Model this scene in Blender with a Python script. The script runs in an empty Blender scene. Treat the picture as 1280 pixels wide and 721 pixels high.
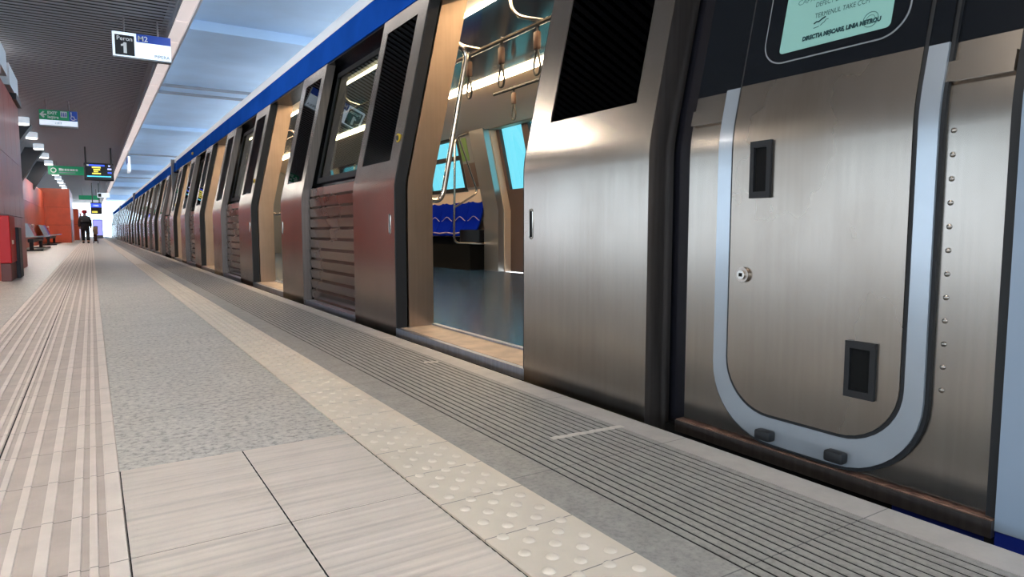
import bpy, bmesh, math, random
from mathutils import Vector, Matrix
random.seed(7)
sc = bpy.context.scene
COL = sc.collection
PI = math.pi

# ------------------------------------------------------------------ materials
def lin(c):
    return tuple((v / 12.92 if v <= .04045 else ((v + .055) / 1.055) ** 2.4) for v in c)
def rgb(r, g, b): return lin((r / 255, g / 255, b / 255))

def new_mat(name):
    m = bpy.data.materials.new(name); m.use_nodes = True
    nt = m.node_tree; nt.nodes.clear()
    out = nt.nodes.new('ShaderNodeOutputMaterial')
    return m, nt, out
def N(nt, t, **kw):
    n = nt.nodes.new(t)
    for k, v in kw.items():
        if k in n.inputs: n.inputs[k].default_value = v
        else: setattr(n, k, v)
    return n
def ramp(nt, fac, stops):
    r = nt.nodes.new('ShaderNodeValToRGB'); e = r.color_ramp.elements
    while len(e) > 1: e.remove(e[-1])
    e[0].position = stops[0][0]; e[0].color = (*stops[0][1], 1)
    for p, c in stops[1:]:
        k = e.new(p); k.color = (*c, 1)
    r.color_ramp.interpolation = 'EASE'
    nt.links.new(fac, r.inputs['Fac']); return r.outputs['Color']
def coords(nt, scale=(1, 1, 1), kind='Object'):
    tc = nt.nodes.new('ShaderNodeTexCoord'); mp = nt.nodes.new('ShaderNodeMapping')
    mp.inputs['Scale'].default_value = scale
    nt.links.new(tc.outputs[kind], mp.inputs['Vector']); return mp.outputs['Vector']
def plain(name, c, rough=.5, metal=0, spec=.5, emit=None, var=0, scale=8, coat=0):
    m, nt, out = new_mat(name)
    b = N(nt, 'ShaderNodeBsdfPrincipled', Roughness=rough, Metallic=metal)
    b.inputs['Base Color'].default_value = (*c, 1)
    b.inputs['Specular IOR Level'].default_value = spec
    b.inputs['Coat Weight'].default_value = coat
    if var:
        n = N(nt, 'ShaderNodeTexNoise', Scale=scale, Detail=5.0)
        nt.links.new(coords(nt), n.inputs['Vector'])
        col = ramp(nt, n.outputs['Fac'], [(.3, tuple(v * (1 - var) for v in c)), (.7, tuple(min(1, v * (1 + var)) for v in c))])
        nt.links.new(col, b.inputs['Base Color'])
    if emit:
        b.inputs['Emission Color'].default_value = (*emit[0], 1); b.inputs['Emission Strength'].default_value = emit[1]
    nt.links.new(b.outputs[0], out.inputs[0]); return m
def steel(name, c, rough=.3, streak=.035, dirt=.35, dirtcol=(.16, .11, .075)):
    """brushed stainless: fine vertical streaks, blotchy brown grime"""
    m, nt, out = new_mat(name)
    b = N(nt, 'ShaderNodeBsdfPrincipled', Metallic=1.0)
    s = N(nt, 'ShaderNodeTexNoise', Scale=1.0, Detail=4.0)
    nt.links.new(coords(nt, (60, 60, 2.2)), s.inputs['Vector'])
    d = N(nt, 'ShaderNodeTexNoise', Scale=2.6, Detail=4.0, Roughness=.5)
    nt.links.new(coords(nt, (1, 1, .8)), d.inputs['Vector'])
    c1 = ramp(nt, s.outputs['Fac'], [(.3, tuple(v * (1 - streak) for v in c)), (.7, tuple(min(1, v * (1 + streak)) for v in c))])
    f = ramp(nt, d.outputs['Fac'], [(.40, (0, 0, 0)), (.85, (dirt, dirt, dirt))])
    mx = N(nt, 'ShaderNodeMixRGB'); nt.links.new(f, mx.inputs['Fac']); nt.links.new(c1, mx.inputs['Color1'])
    mx.inputs['Color2'].default_value = (*dirtcol, 1)
    nt.links.new(mx.outputs[0], b.inputs['Base Color'])
    r = ramp(nt, d.outputs['Fac'], [(.3, (rough * .95,) * 3), (.75, (rough * 1.1,) * 3)])
    nt.links.new(r, b.inputs['Roughness'])
    nt.links.new(b.outputs[0], out.inputs[0]); return m
def glass(name, tint, rough=0.0, ior=1.5):
    m, nt, out = new_mat(name)
    t = N(nt, 'ShaderNodeBsdfTransparent'); t.inputs['Color'].default_value = (*tint, 1)
    g = N(nt, 'ShaderNodeBsdfGlossy', Roughness=rough)
    fr = N(nt, 'ShaderNodeFresnel', IOR=ior)
    mx = N(nt, 'ShaderNodeMixShader')
    ge = N(nt, 'ShaderNodeNewGeometry')          # mirror only on the face towards the viewer, none where the ray leaves the pane
    k = math_node(nt, 'MULTIPLY', fr.outputs[0], math_node(nt, 'SUBTRACT', 1.0, ge.outputs['Backfacing']))
    nt.links.new(k, mx.inputs[0]); nt.links.new(t.outputs[0], mx.inputs[1]); nt.links.new(g.outputs[0], mx.inputs[2])
    nt.links.new(mx.outputs[0], out.inputs[0]); return m
def lamp_mat(name, c, s): return plain(name, c, .5, emit=(c, s))

def math_node(nt, op, a, b=None):
    n = nt.nodes.new('ShaderNodeMath'); n.operation = op
    for i, v in enumerate((a, b)):
        if v is None: continue
        if isinstance(v, (int, float)): n.inputs[i].default_value = v
        else: nt.links.new(v, n.inputs[i])
    return n.outputs[0]
def joints(nt, pitch, width, off, axis):
    """1 in a joint line, 0 elsewhere, along one object axis"""
    tc = nt.nodes.new('ShaderNodeTexCoord'); sp = nt.nodes.new('ShaderNodeSeparateXYZ')
    nt.links.new(tc.outputs['Object'], sp.inputs[0])
    v = math_node(nt, 'SUBTRACT', sp.outputs[axis], off)
    v = math_node(nt, 'DIVIDE', v, pitch)
    v = math_node(nt, 'FRACT', v)
    v = math_node(nt, 'MULTIPLY', v, pitch)
    return math_node(nt, 'LESS_THAN', v, width)
def tile_mat(name, c, rough, var, scale, jl, jc=(.03, .028, .025), bump=.15, spec=.4, fine=None):
    m, nt, out = new_mat(name)
    b = N(nt, 'ShaderNodeBsdfPrincipled', Roughness=rough); b.inputs['Specular IOR Level'].default_value = spec
    n = N(nt, 'ShaderNodeTexNoise', Scale=scale, Detail=7.0, Roughness=.6)
    nt.links.new(coords(nt), n.inputs['Vector'])
    col = ramp(nt, n.outputs['Fac'], [(.3, tuple(v * (1 - var) for v in c)), (.7, tuple(min(1, v * (1 + var)) for v in c))])
    h = n.outputs['Fac']
    if fine:
        v = N(nt, 'ShaderNodeTexNoise', Scale=fine[0], Detail=3.0, Roughness=.7)
        nt.links.new(coords(nt, fine[3] if len(fine) > 3 else (1, 1, 1)), v.inputs['Vector'])
        k = ramp(nt, v.outputs['Fac'], [(.36, (fine[1],) * 3), (.5, (1, 1, 1)), (.66, (fine[2],) * 3)])
        mm = N(nt, 'ShaderNodeMixRGB', blend_type='MULTIPLY'); mm.inputs['Fac'].default_value = 1
        nt.links.new(col, mm.inputs['Color1']); nt.links.new(k, mm.inputs['Color2']); col = mm.outputs[0]; h = v.outputs['Fac']
    for (pitch, width, off, axis) in jl:
        j = joints(nt, pitch, width, off, axis)
        mm = N(nt, 'ShaderNodeMixRGB'); nt.links.new(j, mm.inputs['Fac']); nt.links.new(col, mm.inputs['Color1'])
        mm.inputs['Color2'].default_value = (*jc, 1); col = mm.outputs[0]
    nt.links.new(col, b.inputs['Base Color'])
    bp = N(nt, 'ShaderNodeBump', Strength=bump, Distance=.002)
    nt.links.new(h, bp.inputs['Height']); nt.links.new(bp.outputs[0], b.inputs['Normal'])
    nt.links.new(b.outputs[0], out.inputs[0]); return m

M = {}
M['steel'] = steel('brushed_steel', (.375, .325, .277), .24)
M['steel_door'] = steel('cab_door_steel', (.37, .315, .265), .26, .03, .45)
M['steel_jamb'] = steel('jamb_steel', (.50, .37, .275), .36, .03, .3)
M['steel_rib'] = steel('ribbed_steel', (.36, .28, .24), .26, .02, .0)
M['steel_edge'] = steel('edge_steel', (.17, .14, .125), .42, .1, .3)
M['chrome'] = plain('satin_chrome', (.60, .55, .49), .22, 1)
M['rubber'] = plain('black_rubber', (.012, .012, .013), .55, 0, .3)
M['black'] = plain('black_paint', (.010, .010, .014), .22, 0, .5)
M['void'] = plain('dark_recess', (.008, .008, .008), .9, 0, .1)
M['navy'] = plain('navy_black_gloss', (.005, .006, .008), .16, 0, .3)
M['blue'] = plain('blue_paint', rgb(26, 76, 165), .35, 0, 0, var=.12, scale=2.5)
M['skirt'] = plain('dark_blue_paint', rgb(10, 30, 110), .4)
M['white'] = plain('white_paint', rgb(245, 245, 245), .35)
M['frame'] = plain('silver_paint', rgb(168, 174, 180), .26, .6, .5, var=.08, scale=3, coat=.2)
M['nose'] = plain('pale_blue_grp', rgb(128, 141, 156), .3, 0, .5, var=.05, scale=2)
M['roofgrey'] = plain('grey_roof', rgb(150, 152, 155), .6)
M['glass'] = glass('tinted_glass', (.50, .56, .55))
M['leafglass'] = glass('dark_door_glass', (.10, .115, .115), ior=1.12)
M['farglass'] = glass('green_glass', (.24, .42, .42))
M['sill'] = steel('sill_metal', (.42, .44, .50), .4, .1, .4)
M['rust'] = plain('rusty_tread', rgb(128, 98, 82), .6, .3, .4, var=.4, scale=25)
M['tread'] = plain('beige_tread', rgb(190, 165, 142), .45, .0, .4, var=.15, scale=10)
M['button'] = plain('yellow_button', rgb(200, 165, 40), .4)
M['bronze'] = plain('lock_metal', (.42, .35, .30), .3, 1)
M['trainfloor'] = plain('blue_vinyl', rgb(50, 78, 108), .22, 0, .5, var=.25, scale=3)
M['lining'] = plain('beige_lining', rgb(228, 205, 182), .35)
M['ceilgloss'] = plain('dark_gloss_panel', rgb(40, 72, 98), .12, 0, .6)
M['greypanel'] = plain('grey_panel', rgb(120, 122, 125), .4)
M['seat'] = plain('blue_seat', rgb(12, 36, 150), .4, 0, 0)
M['seatglint'] = plain('painted_seat_glint', rgb(205, 175, 175), .35)  # pale colour for the gloss highlights modelled onto the seats
M['strip'] = lamp_mat('warm_light_strip', (1, .74, .45), 38)
M['strap'] = plain('strap_block', rgb(98, 72, 58), .4)
M['grip'] = plain('strap_loop', rgb(66, 60, 54), .4)
M['teal'] = plain('satin_post', (.50, .50, .48), .28, .85)
M['browndoor'] = plain('brown_door', rgb(88, 70, 62), .4)
M['paper'] = plain('pale_green_paper', rgb(128, 170, 160), .7, 0, .2)
M['ink'] = plain('ink', rgb(35, 60, 62), .8, 0, .1)
M['inkpale'] = plain('pale_ink', rgb(70, 105, 102), .8, 0, .1)
M['poster'] = plain('poster_green', rgb(95, 130, 60), .5)
M['granite'] = tile_mat('granite', rgb(182, 175, 165), .42, .07, 5, [(.605, .004, 1.94, 1)], (.16, .15, .14), .25, .4,
                        (48, .55, 1.22, (1.0, 1.0, 1)))
M['ridge'] = tile_mat('tactile_ridge', rgb(215, 200, 188), .5, .06, 9, [(.27, .0035, 1.403, 1)], (.24, .20, .17), .1)
M['groove'] = tile_mat('tactile_groove', rgb(186, 170, 158), .6, .08, 9, [(.27, .0035, 1.403, 1)], (.20, .17, .15), .1)
M['smooth'] = tile_mat('ribbed_tile', rgb(206, 192, 178), .42, .04, 6, [(5, .0001, 0, 1)], (.1, .08, .07), .1, .4, (3.5, .86, 1.05, (.35, 9, 1)))
M['warn'] = tile_mat('warning_tile', rgb(214, 199, 180), .5, .05, 7, [(.2, .003, 1.108, 1)], (.24, .2, .17), .08)
M['edgeband'] = tile_mat('edge_concrete', rgb(152, 146, 138), .5, .1, 14, [(.6, .003, .16, 1)], (.15, .14, .13), .2, .35, (70, .82, 1.1))
M['edgelip'] = tile_mat('edge_lip_concrete', rgb(180, 171, 162), .5, .08, 12, [(.6, .003, .16, 1)], (.2, .18, .17), .15)
M['slot'] = plain('groove_black', (.014, .013, .012), .9, 0, .1)  # near-black bed of grooves and joints
M['tape'] = plain('worn_tape', rgb(205, 196, 184), .6, var=.1, scale=40)
M['concrete'] = plain('dark_concrete', (.05, .05, .05), .9)
M['reflectwall'] = plain('pale_reflector_wall', rgb(196, 208, 222), .7, var=.06)  # pale blue-grey, for the added wall that the steel mirrors
M['ballast'] = plain('ballast', (.34, .33, .32), .95, var=.5, scale=30)
M['slat'] = plain('ceiling_slat', rgb(172, 176, 184), .5)
M['voidceil'] = plain('ceiling_void', rgb(22, 19, 20), .9)
M['plaster'] = plain('track_ceiling', rgb(186, 214, 244), .6, var=.05, scale=1.2)  # blue of the daylight is partly put into the white paint's colour
M['beamwhite'] = plain('lip_white', rgb(235, 233, 235), .45)
M['beampink'] = plain('lamp_cover', rgb(222, 206, 206), .5, emit=(rgb(232, 220, 216), .75))
M['beamgrey'] = plain('edge_grey', rgb(150, 155, 165), .5)
M['terra'] = plain('glazed_terracotta', rgb(180, 80, 62), .28, 0, .15, var=.10, scale=1.5)
M['terra2'] = plain('terracotta_tile', rgb(205, 84, 48), .3, 0, .5, var=.10, scale=2.5)
M['greysteel'] = plain('bench_mesh', rgb(150, 158, 160), .4, .6)
M['darkmetal'] = plain('dark_metal', rgb(45, 45, 50), .45, .3)
M['red'] = plain('red_paint', rgb(176, 12, 16), .4, 0, .3)
M['bluetag'] = plain('blue_sticker', rgb(30, 60, 165), .4)
M['whitetag'] = plain('white_pictogram', rgb(240, 238, 235), .5)
M['plinth'] = plain('brown_plinth', rgb(90, 40, 32), .5)
M['drum'] = plain('lamp_drum', rgb(215, 220, 225), .4, emit=(rgb(215, 225, 235), .5))
M['drumlight'] = lamp_mat('lamp_diffuser', (1, .97, .92), 6)
M['signwhite'] = plain('sign_white', rgb(225, 236, 245), .4, emit=(rgb(225, 236, 250), .75))
M['signblack'] = plain('sign_black', (.006, .006, .006), .35)
M['signblue'] = plain('sign_blue', rgb(28, 62, 150), .4, emit=(rgb(28, 62, 150), .35))
M['signgreen'] = plain('sign_green', rgb(14, 128, 84), .4, emit=(rgb(14, 128, 84), .35))
M['signcase'] = plain('sign_case', rgb(120, 122, 125), .45, .4)
M['signgrey'] = plain('sign_grey_ink', rgb(140, 150, 158), .5)
M['rod'] = plain('hanger_rod', rgb(118, 112, 115), .5, .3)
M['screen'] = plain('screen_dark', (.006, .007, .01), .15)
M['pxw'] = lamp_mat('screen_white', rgb(190, 200, 255), 1.2)
M['pxy'] = lamp_mat('screen_yellow', rgb(225, 215, 90), 1.1)
M['pxb'] = lamp_mat('screen_blue', rgb(60, 90, 220), 1.1)
M['pxc'] = lamp_mat('screen_cyan', rgb(80, 200, 230), 1.0)
M['pxv'] = lamp_mat('screen_violet', rgb(150, 150, 240), 1.1)
M['coat'] = plain('dark_coat', (.012, .011, .012), .85)
M['trouser'] = plain('black_trousers', (.007, .007, .009), .85)
M['skin'] = plain('skin', rgb(190, 140, 115), .6)
M['redhat'] = plain('red_wool', rgb(170, 30, 34), .9)
M['bagbeige'] = plain('beige_bag', rgb(165, 140, 120), .8)
M['bagbrown'] = plain('brown_bag', rgb(80, 48, 36), .8)

# ------------------------------------------------------------------ mesh helpers
ORG = {}
class MB:
    def __init__(s): s.bm = bmesh.new(); s.mi = 0
    def face(s, vs):
        try:
            f = s.bm.faces.new(vs); f.material_index = s.mi; return f
        except ValueError: return None
    def box(s, x0, x1, y0, y1, z0, z1, mi=None):
        if mi is not None: s.mi = mi
        v = [s.bm.verts.new((x, y, z)) for x in (x0, x1) for y in (y0, y1) for z in (z0, z1)]
        for q in ((0, 1, 3, 2), (4, 6, 7, 5), (0, 4, 5, 1), (2, 3, 7, 6), (0, 2, 6, 4), (1, 5, 7, 3)): s.face([v[i] for i in q])
        return s
    def bbox(s, x0, x1, y0, y1, z0, z1, b=.01, seg=2, mi=None):
        """box with rounded edges"""
        if mi is not None: s.mi = mi
        t = bmesh.new(); bmesh.ops.create_cube(t, size=1)
        for v in t.verts: v.co = ((x0 + x1) / 2 + v.co.x * (x1 - x0), (y0 + y1) / 2 + v.co.y * (y1 - y0), (z0 + z1) / 2 + v.co.z * (z1 - z0))
        bmesh.ops.bevel(t, geom=t.edges[:], offset=b, segments=seg, affect='EDGES', profile=.5)
        s.add(t); return s
    def add(s, t, mat=None):
        mp = {}
        for v in t.verts: mp[v] = s.bm.verts.new(mat @ v.co if mat else v.co)
        for f in t.faces: s.face([mp[v] for v in f.verts])
        t.free()
    def extrude(s, prof, y0, y1, mi=None, caps=True):
        """closed (x,z) outline swept along Y"""
        if mi is not None: s.mi = mi
        a = [s.bm.verts.new((x, y0, z)) for x, z in prof]; b = [s.bm.verts.new((x, y1, z)) for x, z in prof]
        n = len(prof)
        for i in range(n): s.face([a[i], a[(i + 1) % n], b[(i + 1) % n], b[i]])
        if caps: s.face(a[::-1]); s.face(b)
        return s
    def tube(s, pts, r, seg=10, mi=None, caps=True):
        if mi is not None: s.mi = mi
        P = [Vector(p) for p in pts]; rings = []
        up = None
        for i, p in enumerate(P):
            t = (P[min(i + 1, len(P) - 1)] - P[max(i - 1, 0)]).normalized()
            if up is None:
                up = Vector((0, 0, 1)) if abs(t.z) < .9 else Vector((1, 0, 0))
            u = (up - t * up.dot(t)).normalized(); up = u; w = t.cross(u)
            rr = r[i] if isinstance(r, (list, tuple)) else r
            rings.append([s.bm.verts.new(p + (u * math.cos(a) + w * math.sin(a)) * rr) for a in [2 * PI * k / seg for k in range(seg)]])
        for A, B in zip(rings, rings[1:]):
            for k in range(seg): s.face([A[k], A[(k + 1) % seg], B[(k + 1) % seg], B[k]])
        if caps: s.face(rings[0][::-1]); s.face(rings[-1])
        return s
    def shell(s, ys, zs, fx, th, hole=None, mi=None, flip=1):
        """(y,z) grid at x=fx(y,z) with thickness th (towards +x); hole(yc,zc) -> True leaves the cell out"""
        if mi is not None: s.mi = mi
        ny, nz = len(ys), len(zs)
        O = [[s.bm.verts.new((fx(y, z), y, z)) for z in zs] for y in ys]
        I = [[s.bm.verts.new((fx(y, z) + th, y, z)) for z in zs] for y in ys]
        def solid(i, j):
            if i < 0 or j < 0 or i >= ny - 1 or j >= nz - 1: return False
            return not (hole and hole((ys[i] + ys[i + 1]) / 2, (zs[j] + zs[j + 1]) / 2))
        for i in range(ny - 1):
            for j in range(nz - 1):
                if not solid(i, j): continue
                s.face([O[i][j], O[i][j + 1], O[i + 1][j + 1], O[i + 1][j]])
                s.face([I[i][j], I[i + 1][j], I[i + 1][j + 1], I[i][j + 1]])
                if not solid(i - 1, j): s.face([O[i][j], I[i][j], I[i][j + 1], O[i][j + 1]])
                if not solid(i + 1, j): s.face([O[i + 1][j], O[i + 1][j + 1], I[i + 1][j + 1], I[i + 1][j]])
                if not solid(i, j - 1): s.face([O[i][j], O[i + 1][j], I[i + 1][j], I[i][j]])
                if not solid(i, j + 1): s.face([O[i][j + 1], I[i][j + 1], I[i + 1][j + 1], O[i + 1][j + 1]])
        for v in [v for v in s.bm.verts if not v.link_faces]: s.bm.verts.remove(v)
        return s
    def slab(s, rows, fx, th, mfun=None):
        """rows [(z, ylo, yhi)]: a convex outline bent over the profile fx(z), thickness th towards +x"""
        prev = None
        for k, (z, a, b) in enumerate(rows):
            r = [s.bm.verts.new((fx(z), a, z)), s.bm.verts.new((fx(z), b, z)), s.bm.verts.new((fx(z) + th, b, z)), s.bm.verts.new((fx(z) + th, a, z))]
            if prev:
                if mfun: s.mi = mfun((z + rows[k - 1][0]) / 2)
                for i in range(4): s.face([prev[i], prev[(i + 1) % 4], r[(i + 1) % 4], r[i]])
            else: s.face(r[::-1])
            prev = r
        s.face(prev); return s
    def sphere(s, c, r, u=12, v=8, sc_=(1, 1, 1), mi=None):
        if mi is not None: s.mi = mi
        t = bmesh.new(); bmesh.ops.create_uvsphere(t, u_segments=u, v_segments=v, radius=r)
        s.add(t, Matrix.Translation(c) @ Matrix.Diagonal((*sc_, 1))); return s
    def cyl(s, c, r, depth, axis='z', seg=20, r2=None, mi=None):
        if mi is not None: s.mi = mi
        t = bmesh.new(); bmesh.ops.create_cone(t, cap_ends=True, segments=seg, radius1=r, radius2=r if r2 is None else r2, depth=depth)
        rot = {'z': Matrix.Identity(4), 'x': Matrix.Rotation(PI / 2, 4, 'Y'), 'y': Matrix.Rotation(PI / 2, 4, 'X')}[axis]
        s.add(t, Matrix.Translation(c) @ rot); return s
    def mesh(s, name, mats, smooth=True, origin=(0, 0, 0)):
        bmesh.ops.recalc_face_normals(s.bm, faces=s.bm.faces[:])
        if origin != (0, 0, 0):
            for v in s.bm.verts: v.co -= Vector(origin)
        me = bpy.data.meshes.new(name); s.bm.to_mesh(me); s.bm.free()
        for m in (mats if isinstance(mats, (list, tuple)) else [mats]): me.materials.append(M[m] if isinstance(m, str) else m)
        if smooth:
            me.polygons.foreach_set('use_smooth', [True] * len(me.polygons)); me.set_sharp_from_angle(angle=.6)
        return me
    def build(s, name, mats, parent=None, smooth=True):
        """link as ONE object; coordinates given in world space"""
        org = ORG.get(parent.name, (0, 0, 0)) if parent else (0, 0, 0)
        return link(name, s.mesh(name, mats, smooth, tuple(org)), parent)
def link(name, me, parent=None, loc=(0, 0, 0)):
    o = bpy.data.objects.new(name, me); COL.objects.link(o); o.location = loc
    if parent:
        o.parent = parent
        a = Vector(ORG.get(parent.name, (0, 0, 0))); ORG[o.name] = tuple(a + Vector(loc))
    return o
def tag(o, label=None, cat=None, group=None, kind=None):
    if label: o['label'] = label
    if cat: o['category'] = cat
    if group: o['group'] = group
    if kind: o['kind'] = kind
    return o
def thing(name, loc, label, cat, group=None):
    o = bpy.data.objects.new(name, None); COL.objects.link(o); o.location = loc; o.empty_display_size = .1
    ORG[o.name] = tuple(loc); return tag(o, label, cat, group)
def struct(name, mb, mats, smooth=False):
    o = mb.build(name, mats, None, smooth); o['kind'] = 'structure'; return o
def copy_tree(o, parent=None):
    c = o.copy(); COL.objects.link(c)
    if parent: c.parent = parent
    for ch in list(o.children): copy_tree(ch, c)
    return c
def text_bm(body, size, mapf, bold=0, align='LEFT'):
    """flat lettering; mapf(u, v) -> (x, y, z)"""
    cu = bpy.data.curves.new('lettering', 'FONT'); cu.body = body; cu.size = size; cu.align_x = align; cu.offset = bold
    cu.resolution_u = 3
    o = bpy.data.objects.new('lettering', cu); me = bpy.data.meshes.new_from_object(o)
    t = bmesh.new(); t.from_mesh(me)
    for v in t.verts: v.co = mapf(v.co.x, v.co.y)
    bpy.data.objects.remove(o); bpy.data.curves.remove(cu); bpy.data.meshes.remove(me)
    return t

# ------------------------------------------------------------------ camera (height .62 m above the platform)
R = Matrix(((.845, .047, -.533), (-.535, .074, -.841), (0, .996, .087)))
f_px = 827.0
def unit(v): return v / v.length
yv = unit(Vector((114 - 640, 72.5, -f_px))); xv = Vector((f_px * f_px + 72.5 ** 2, 0, 0))
xv = unit(Vector((xv.x / (640 - 114), 72.5, -f_px))); zv = xv.cross(yv)
cam = bpy.data.cameras.new('camera'); co = bpy.data.objects.new('camera', cam); COL.objects.link(co)
Rm = Matrix((xv, yv, zv))            # rows: world axes written in camera axes
co.matrix_world = Matrix.Translation((0, 0, .62)) @ Rm.to_4x4()
cam.sensor_width = 36; cam.sensor_fit = 'HORIZONTAL'; cam.lens = f_px * 36 / 1280
cam.clip_start = .05; cam.clip_end = 500
sc.camera = co

# ================================================================== THE STATION
YN, YF = -6.0, 84.0
# floor: granite platform, with room for the inlaid strips
mb = MB(); mb.box(-7.5, -.515, YN, YF, -.30, 0); mb.box(.033, .635, 1.944, YF, -.30, 0)
mb.box(-.515, 1.47, YN, YF, -.30, -.030)
struct('floor', mb, 'granite')
# tactile guide strip: raised ridges over dirty grooves
mb = MB(); mb.box(-.515, .033, YN, YF, -.029, -.0032, 1)
half = [(-.239, -.225), (-.217, -.199), (-.170, -.150), (-.120, -.096), (-.066, -.044), (-.033, -.0155), (-.002, .033)]
for a, b in half:
    for p, q in ((a, b), (-.482 - b, -.482 - a)):
        if p < -.5149: p = -.5149
        mb.extrude([(p, -.006), (p + .0025, 0.0005), (q - .0025, 0.0005), (q, -.006)], YN, YF, 0)
mb.box(-.2426, -.2394, YN, YF, -.02, -.0022, 2)
struct('tactile_guide_strip', mb, ['ridge', 'groove', 'slot'])
# smooth ribbed tiles in front of the granite, ribs across the platform
mb = MB()
rows = [(YN + .0, .274), (.278, .553), (.557, .830), (.834, 1.108), (1.112, 1.400), (1.404, 1.940)]
rows = [(-.54 * k + 1.407, -.54 * k + 1.942) for k in range(-0, 14)]
for k, (a, b) in enumerate(rows):
    for x0, x1 in ((.035, .329), (.333, .632)):
        n = 18; pr = []
        for i in range(n * 4 + 1):
            y = a + (b - a) * i / (n * 4)
            pr.append((y, 0.0018 * max(0, math.sin(2 * PI * i / 4.0 / 1.0 + .8)) * (0.4 + .6 * ((i * 7 + k * 3) % 5) / 4)))
        va = [mb.bm.verts.new((x0, y, z)) for y, z in pr]; vb = [mb.bm.verts.new((x1, y, z)) for y, z in pr]
        la = [mb.bm.verts.new((x0, y, -.028)) for y in (a, b)]; lb = [mb.bm.verts.new((x1, y, -.028)) for y in (a, b)]
        for i in range(len(pr) - 1): mb.face([va[i], vb[i], vb[i + 1], va[i + 1]])
        mb.face([la[0]] + va + [la[1]]); mb.face([lb[0]] + vb + [lb[1]])
        mb.face([la[0], lb[0], vb[0], va[0]]); mb.face([la[1], lb[1], vb[-1], va[-1]])
struct('ribbed_tile_paving', mb, 'smooth')
mb = MB(); mb.box(.033, .635, YN, 1.943, -.0295, -.0008); struct('tile_joint_bed', mb, 'slot')
# warning strip with blister domes
mb = MB(); mb.box(.639, .858, YN, YF, -.0295, .0015)
y = .30; k = 0
while y < 14:
    for i in range(3 if k % 2 == 0 else 2):
        cx = .639 + .0365 + (.073 * i if k % 2 == 0 else .0365 + .073 * i)
        prev = None; sg = 10 if y < 5 else 6
        for (r, h) in ((.0135, .0007), (.0115, .0030), (.007, .0044)):
            ring = [mb.bm.verts.new((cx + r * math.cos(2 * PI * q / sg), y + r * math.sin(2 * PI * q / sg), .0012 + h)) for q in range(sg)]
            if prev:
                for q in range(sg): mb.face([prev[q], prev[(q + 1) % sg], ring[(q + 1) % sg], ring[q]])
            prev = ring
        mb.face(prev)
    y += .04; k += 1
struct('tactile_warning_strip', mb, 'warn', True)
# grooved edge band and kerb
mb = MB(); mb.box(.860, .985, YN, YF, -.0295, -.001)
mb.box(.985, 1.39, YN, YF, -.0295, -.0028, 1)
ng = 15; p = (1.385 - .985) / ng
for i in range(ng):
    yj = .162 - .6 * 12
    x0 = .985 + i * p + .0075
    mb.box(x0, x0 + p - .0075, YN, YF, -.028, -.001, 0)
mb.box(1.388, 1.482, YN, YF, -.30, -.001, 2)
struct('platform_edge_band', mb, ['edgeband', 'slot', 'edgelip'])
mb = MB(); mb.box(.858, .8605, YN, YF, -.0295, -.004); mb.box(.635, .639, YN, YF, -.0295, -.004); struct('edge_joint', mb, 'slot')
mb = MB(); mb.box(-7.5, 1.40, YN, YF, -1.4, -.30); struct('platform_wall', mb, 'concrete')
mb = MB(); mb.box(-17.3, -17.0, YN - 4, YF, -1.42, 2.6); struct('wall_reflector', mb, 'reflectwall')  # added unseen wall, a pale band for the train steel to mirror
mb = MB(); mb.box(-60, 60, YN - 60, 260, -1.55, -1.41); struct('track_bed_ground', mb, 'ballast')

# ceilings
mb = MB(); yy = YN - 4
while yy < YF:
    mb.box(-8.5, 1.05, yy, yy + .072, 3.5, 3.505, 0); yy += .14
mb.box(-8.5, 1.05, YN - 4, YF, 3.72, 3.80, 1)
struct('ceiling', mb, ['slat', 'voidceil'])
mb = MB(); mb.box(1.30, 8.0, YN - 4, YF + 2, 4.0, 4.3)
for y0, y1, d in ((2.0, 3.0, .14), (9.2, 10.6, .12), (12.0, 13.9, .16), (24.5, 26.0, .12), (39.4, 42.5, .28), (54.5, 58, .3), (74, 78, .45)):
    mb.box(1.30, 8.0, y0, y1, 4.0 - d, 4.01)
struct('ceiling_track', mb, 'plaster')
mb = MB(); mb.box(-12.5, -8.5, YN - 4, YF + 2, 4.0, 4.3); mb.box(-12.6, -12.4, YN - 4, YF + 2, 2.6, 4.3); struct('ceiling_far_track_baffle', mb, 'concrete')  # unseen; dark hanging fascia added to shape the reflection in the train side
for i, yy in enumerate((17.3, 18.2, 33.6, 48.5)):
    mb = MB(); mb.tube([(1.31, yy, 3.93), (7.9, yy, 3.93)], .035, 8)
    o = mb.build('ceiling_pipe', 'beamgrey')
    tag(o, ['nearest thin pipe crossing the blue track ceiling', 'second thin pipe close behind the first on the blue track ceiling',
            'third pipe crossing the blue track ceiling', 'furthest thin pipe crossing the blue track ceiling'][i], 'pipe')
# edge beam: grey fascia, dark slot, pale segmented cover, white lip
mb = MB(); mb.box(1.05, 1.085, YN - 4, YF, 3.44, 4.3, 0); mb.box(1.085, 1.30, YN - 4, YF, 3.56, 4.3, 1)
struct('trim_1', mb, ['beamgrey', 'void'])
mb = MB(); yy = YN - 4
while yy < YF:
    mb.box(1.115, 1.272, yy, yy + 1.165, 3.49, 3.55, 0); yy += 1.2
struct('trim_2', mb, ['beampink'])
mb = MB(); mb.box(1.272, 1.302, YN - 4, YF, 3.46, 4.0, 0); struct('trim_3', mb, 'beamwhite')

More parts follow.
